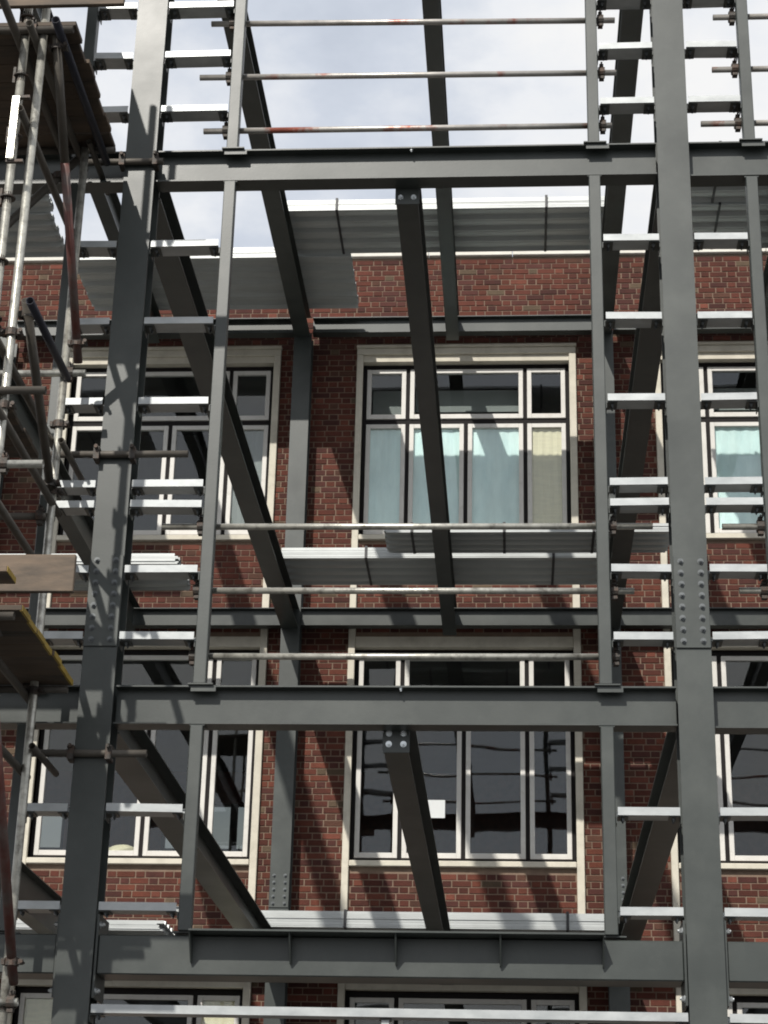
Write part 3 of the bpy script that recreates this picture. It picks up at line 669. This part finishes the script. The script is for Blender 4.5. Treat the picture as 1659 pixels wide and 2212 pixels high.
t = thing('channel_bracket', (c1.x, -1.95, c1.z), 'short galvanised channel upright hooked beside the leftmost standard', 'steel bracket')
mesh('channel', join(box(c1.x - 0.025, c1.x + 0.025, -1.95, -1.945, c1.z, c0.z), box(c1.x - 0.025, c1.x - 0.02, -1.9445, -1.90, c1.z, c0.z), box(c1.x + 0.02, c1.x + 0.025, -1.9445, -1.90, c1.z, c0.z)), 'tube', t)
mesh('hook', box(c1.x - 0.03, c1.x + 0.09, -1.93, -1.90, c0.z, c0.z + 0.02), 'clamp', t)
mesh('hook', box(c1.x - 0.03, c1.x + 0.09, -1.93, -1.90, c1.z - 0.02, c1.z), 'clamp', t)
# sway braces
for p0, p1, m, lb in (((-3.255, -1.80, 8.42), (-3.25, -0.28, 6.47), 'tube_red', 'raking brace tube with red lower half at the upper left'),
                      ((-3.255, -1.80, 6.17), (-3.36, -0.28, 5.40), 'tube_brown', 'raking dark brown brace tube beside the left window'),
                      ((-3.30, -1.80, 4.0), (-3.30, -0.28, 1.9), 'tube_red', 'raking red brace tube at the lower left edge'),
                      ((-3.42, -0.22, 8.3), (-5.4, -0.22, 6.0), 'tube_brown', 'long facade brace crossing the inner standards at the left edge'),
                      ((-3.42, -1.83, 6.0), (-5.4, -1.83, 8.2), 'tube_brown', 'long facade brace crossing the outer standards at the left edge')):
    p0, p1 = Vector(p0), Vector(p1)
    if 'red lower half' in lb:      # painted in two lengths
        mid = p0 * 0.6 + p1 * 0.4
        t = scaffold_tube(p0, mid, 'tube_brown', lb, 'scaffold braces', [(p0 * 0.93 + p1 * 0.07, 'z'), (p0 * 0.06 + p1 * 0.94, 'z')], r=0.033)
        smooth_sides(mesh('tube', tube(mid + (p1 - p0) * 0.0005, p1, 0.033), 'tube_red', t)); continue
    scaffold_tube(p0, p1, m, lb, 'scaffold braces', [(Vector(p0) * 0.93 + Vector(p1) * 0.07, 'z'), (Vector(p0) * 0.06 + Vector(p1) * 0.94, 'z')], r=0.033)
# boards
def board(x0, x1, y0, z, w, th, label, group, m='wood_under', ends=False):
    t = thing('scaffold_board', ((x0 + x1) / 2, y0 + w / 2, z), label, 'scaffold board', group)
    pb = mesh('plank', chbox(x0, x1, y0, y0 + w, z, z + th, 0.004), m, t)
    if ends:
        mesh('end_band', join(box(x1 - 0.014, x1 + 0.002, y0 + 0.004, y0 + w - 0.004, z - 0.0015, z - 0.0002), box(x1 + 0.0005, x1 + 0.002, y0 + 0.004, y0 + w - 0.004, z, z + th)), 'yellow', t)
    return t
for i in range(6):
    board(-6.3, -3.115 + random.uniform(-0.015, 0.015), -1.80 + i * 0.227, 8.394, 0.222, 0.038, ORD[i] + ' plank from the front in the upper left scaffold platform', 'planks of the upper platform')
board(-6.3, -3.13, -0.425, 8.394, 0.222, 0.038, 'single plank nearest the column at the upper left platform, beyond a bright gap', 'planks of the upper platform')
for i in range(7):
    board(-6.3, -3.085 + random.uniform(-0.012, 0.012), -1.80 + i * 0.227, 3.968, 0.222, 0.038, ORD[i] + ' plank from the front in the lower left platform, yellow banded end', 'planks of the lower platform', ends=True)
for i in range(7):  # unseen lift, added to cast shade on the left column and middle beam
    board(-6.3, -3.50 + random.uniform(-0.012, 0.012), -1.80 + i * 0.227, 5.72, 0.222, 0.038, ORD[i] + ' plank from the front in the unseen middle lift, added to shade the left steelwork', 'planks of the added middle platform')
for i in range(7):  # added lift above the view, keeps sun off the upper beam's left end
    board(-6.3, -3.45 + random.uniform(-0.012, 0.012), -1.80 + i * 0.227, 10.15, 0.222, 0.038, ORD[i] + ' plank from the front in the unseen highest lift, added to shade the upper edge beam', 'planks of the added highest platform')
def toe(x0, x1, y, z0, z1, label):
    t = thing('toe_board', ((x0 + x1) / 2, y, z0), label, 'toe board', 'toe boards')
    mesh('plank', chbox(x0, x1, y, y + 0.038, z0, z1, 0.005), 'wood', t)
    return t
toe(-6.3, -2.75, -1.85, 4.075, 4.325, 'sunlit wooden toe board along the lower left scaffold platform')
toe(-6.3, -2.76, -1.85, 8.535, 8.78, 'sunlit wooden toe board along the upper left platform, at the top edge')
toe(-6.3, -3.50, -1.85, 5.80, 6.02, 'unseen wooden toe board of the middle lift, added to shade the left column')  # out of view, added to widen the middle lift's shadow
t = thing('timber_end', (-3.4, -2.2, 4.1), 'sawn timber end poking out in front of the lower toe board', 'timber')
mesh('plank', chbox(-6.3, -3.04, -2.35, -2.13, 4.02, 4.06, 0.004), 'wood', t)
mesh('end_band', box(-3.0395, -3.037, -2.345, -2.135, 4.022, 4.058), 'yellow', t)

# ------------------------------------------------------------------ small things at the windows
pp = onY(923, 1728, YW + 0.115); pq = onY(961, 1767, YW + 0.115)
tag(mesh('paper_notice', box(pp.x, pq.x, YW + 0.1165, YW + 0.1175, pq.z, pp.z), 'paper', None, ((pp.x + pq.x) / 2, YW + 0.117, pq.z)), 'blank white paper stuck to the glass of the lower middle window', 'notice')
def sack():
    c = onY(265, 1845, YW + 0.30); V, F = [], []; nu, nv = 20, 12
    for j in range(nv + 1):
        ph = math.pi * j / nv
        for i in range(nu):
            th = 2 * math.pi * i / nu
            r = 1 + 0.12 * math.sin(3 * th + 1.3 * j) + 0.07 * math.sin(7 * th + 2 * j)
            V.append((c.x + 0.21 * r * math.sin(ph) * math.cos(th), c.y + 0.10 * r * math.sin(ph) * math.sin(th), 5.262 + 0.085 + 0.085 * math.cos(ph) * (1 + 0.25 * math.sin(4 * th))))
    for j in range(nv):
        for i in range(nu): F.append((j * nu + i, j * nu + (i + 1) % nu, (j + 1) * nu + (i + 1) % nu, (j + 1) * nu + i))
    o = mesh('sack', (V, F), 'sack', None, (c.x, c.y, 5.262), smooth=True)
    tag(o, 'crumpled cream sack lying inside the lower left window', 'sack')
sack()
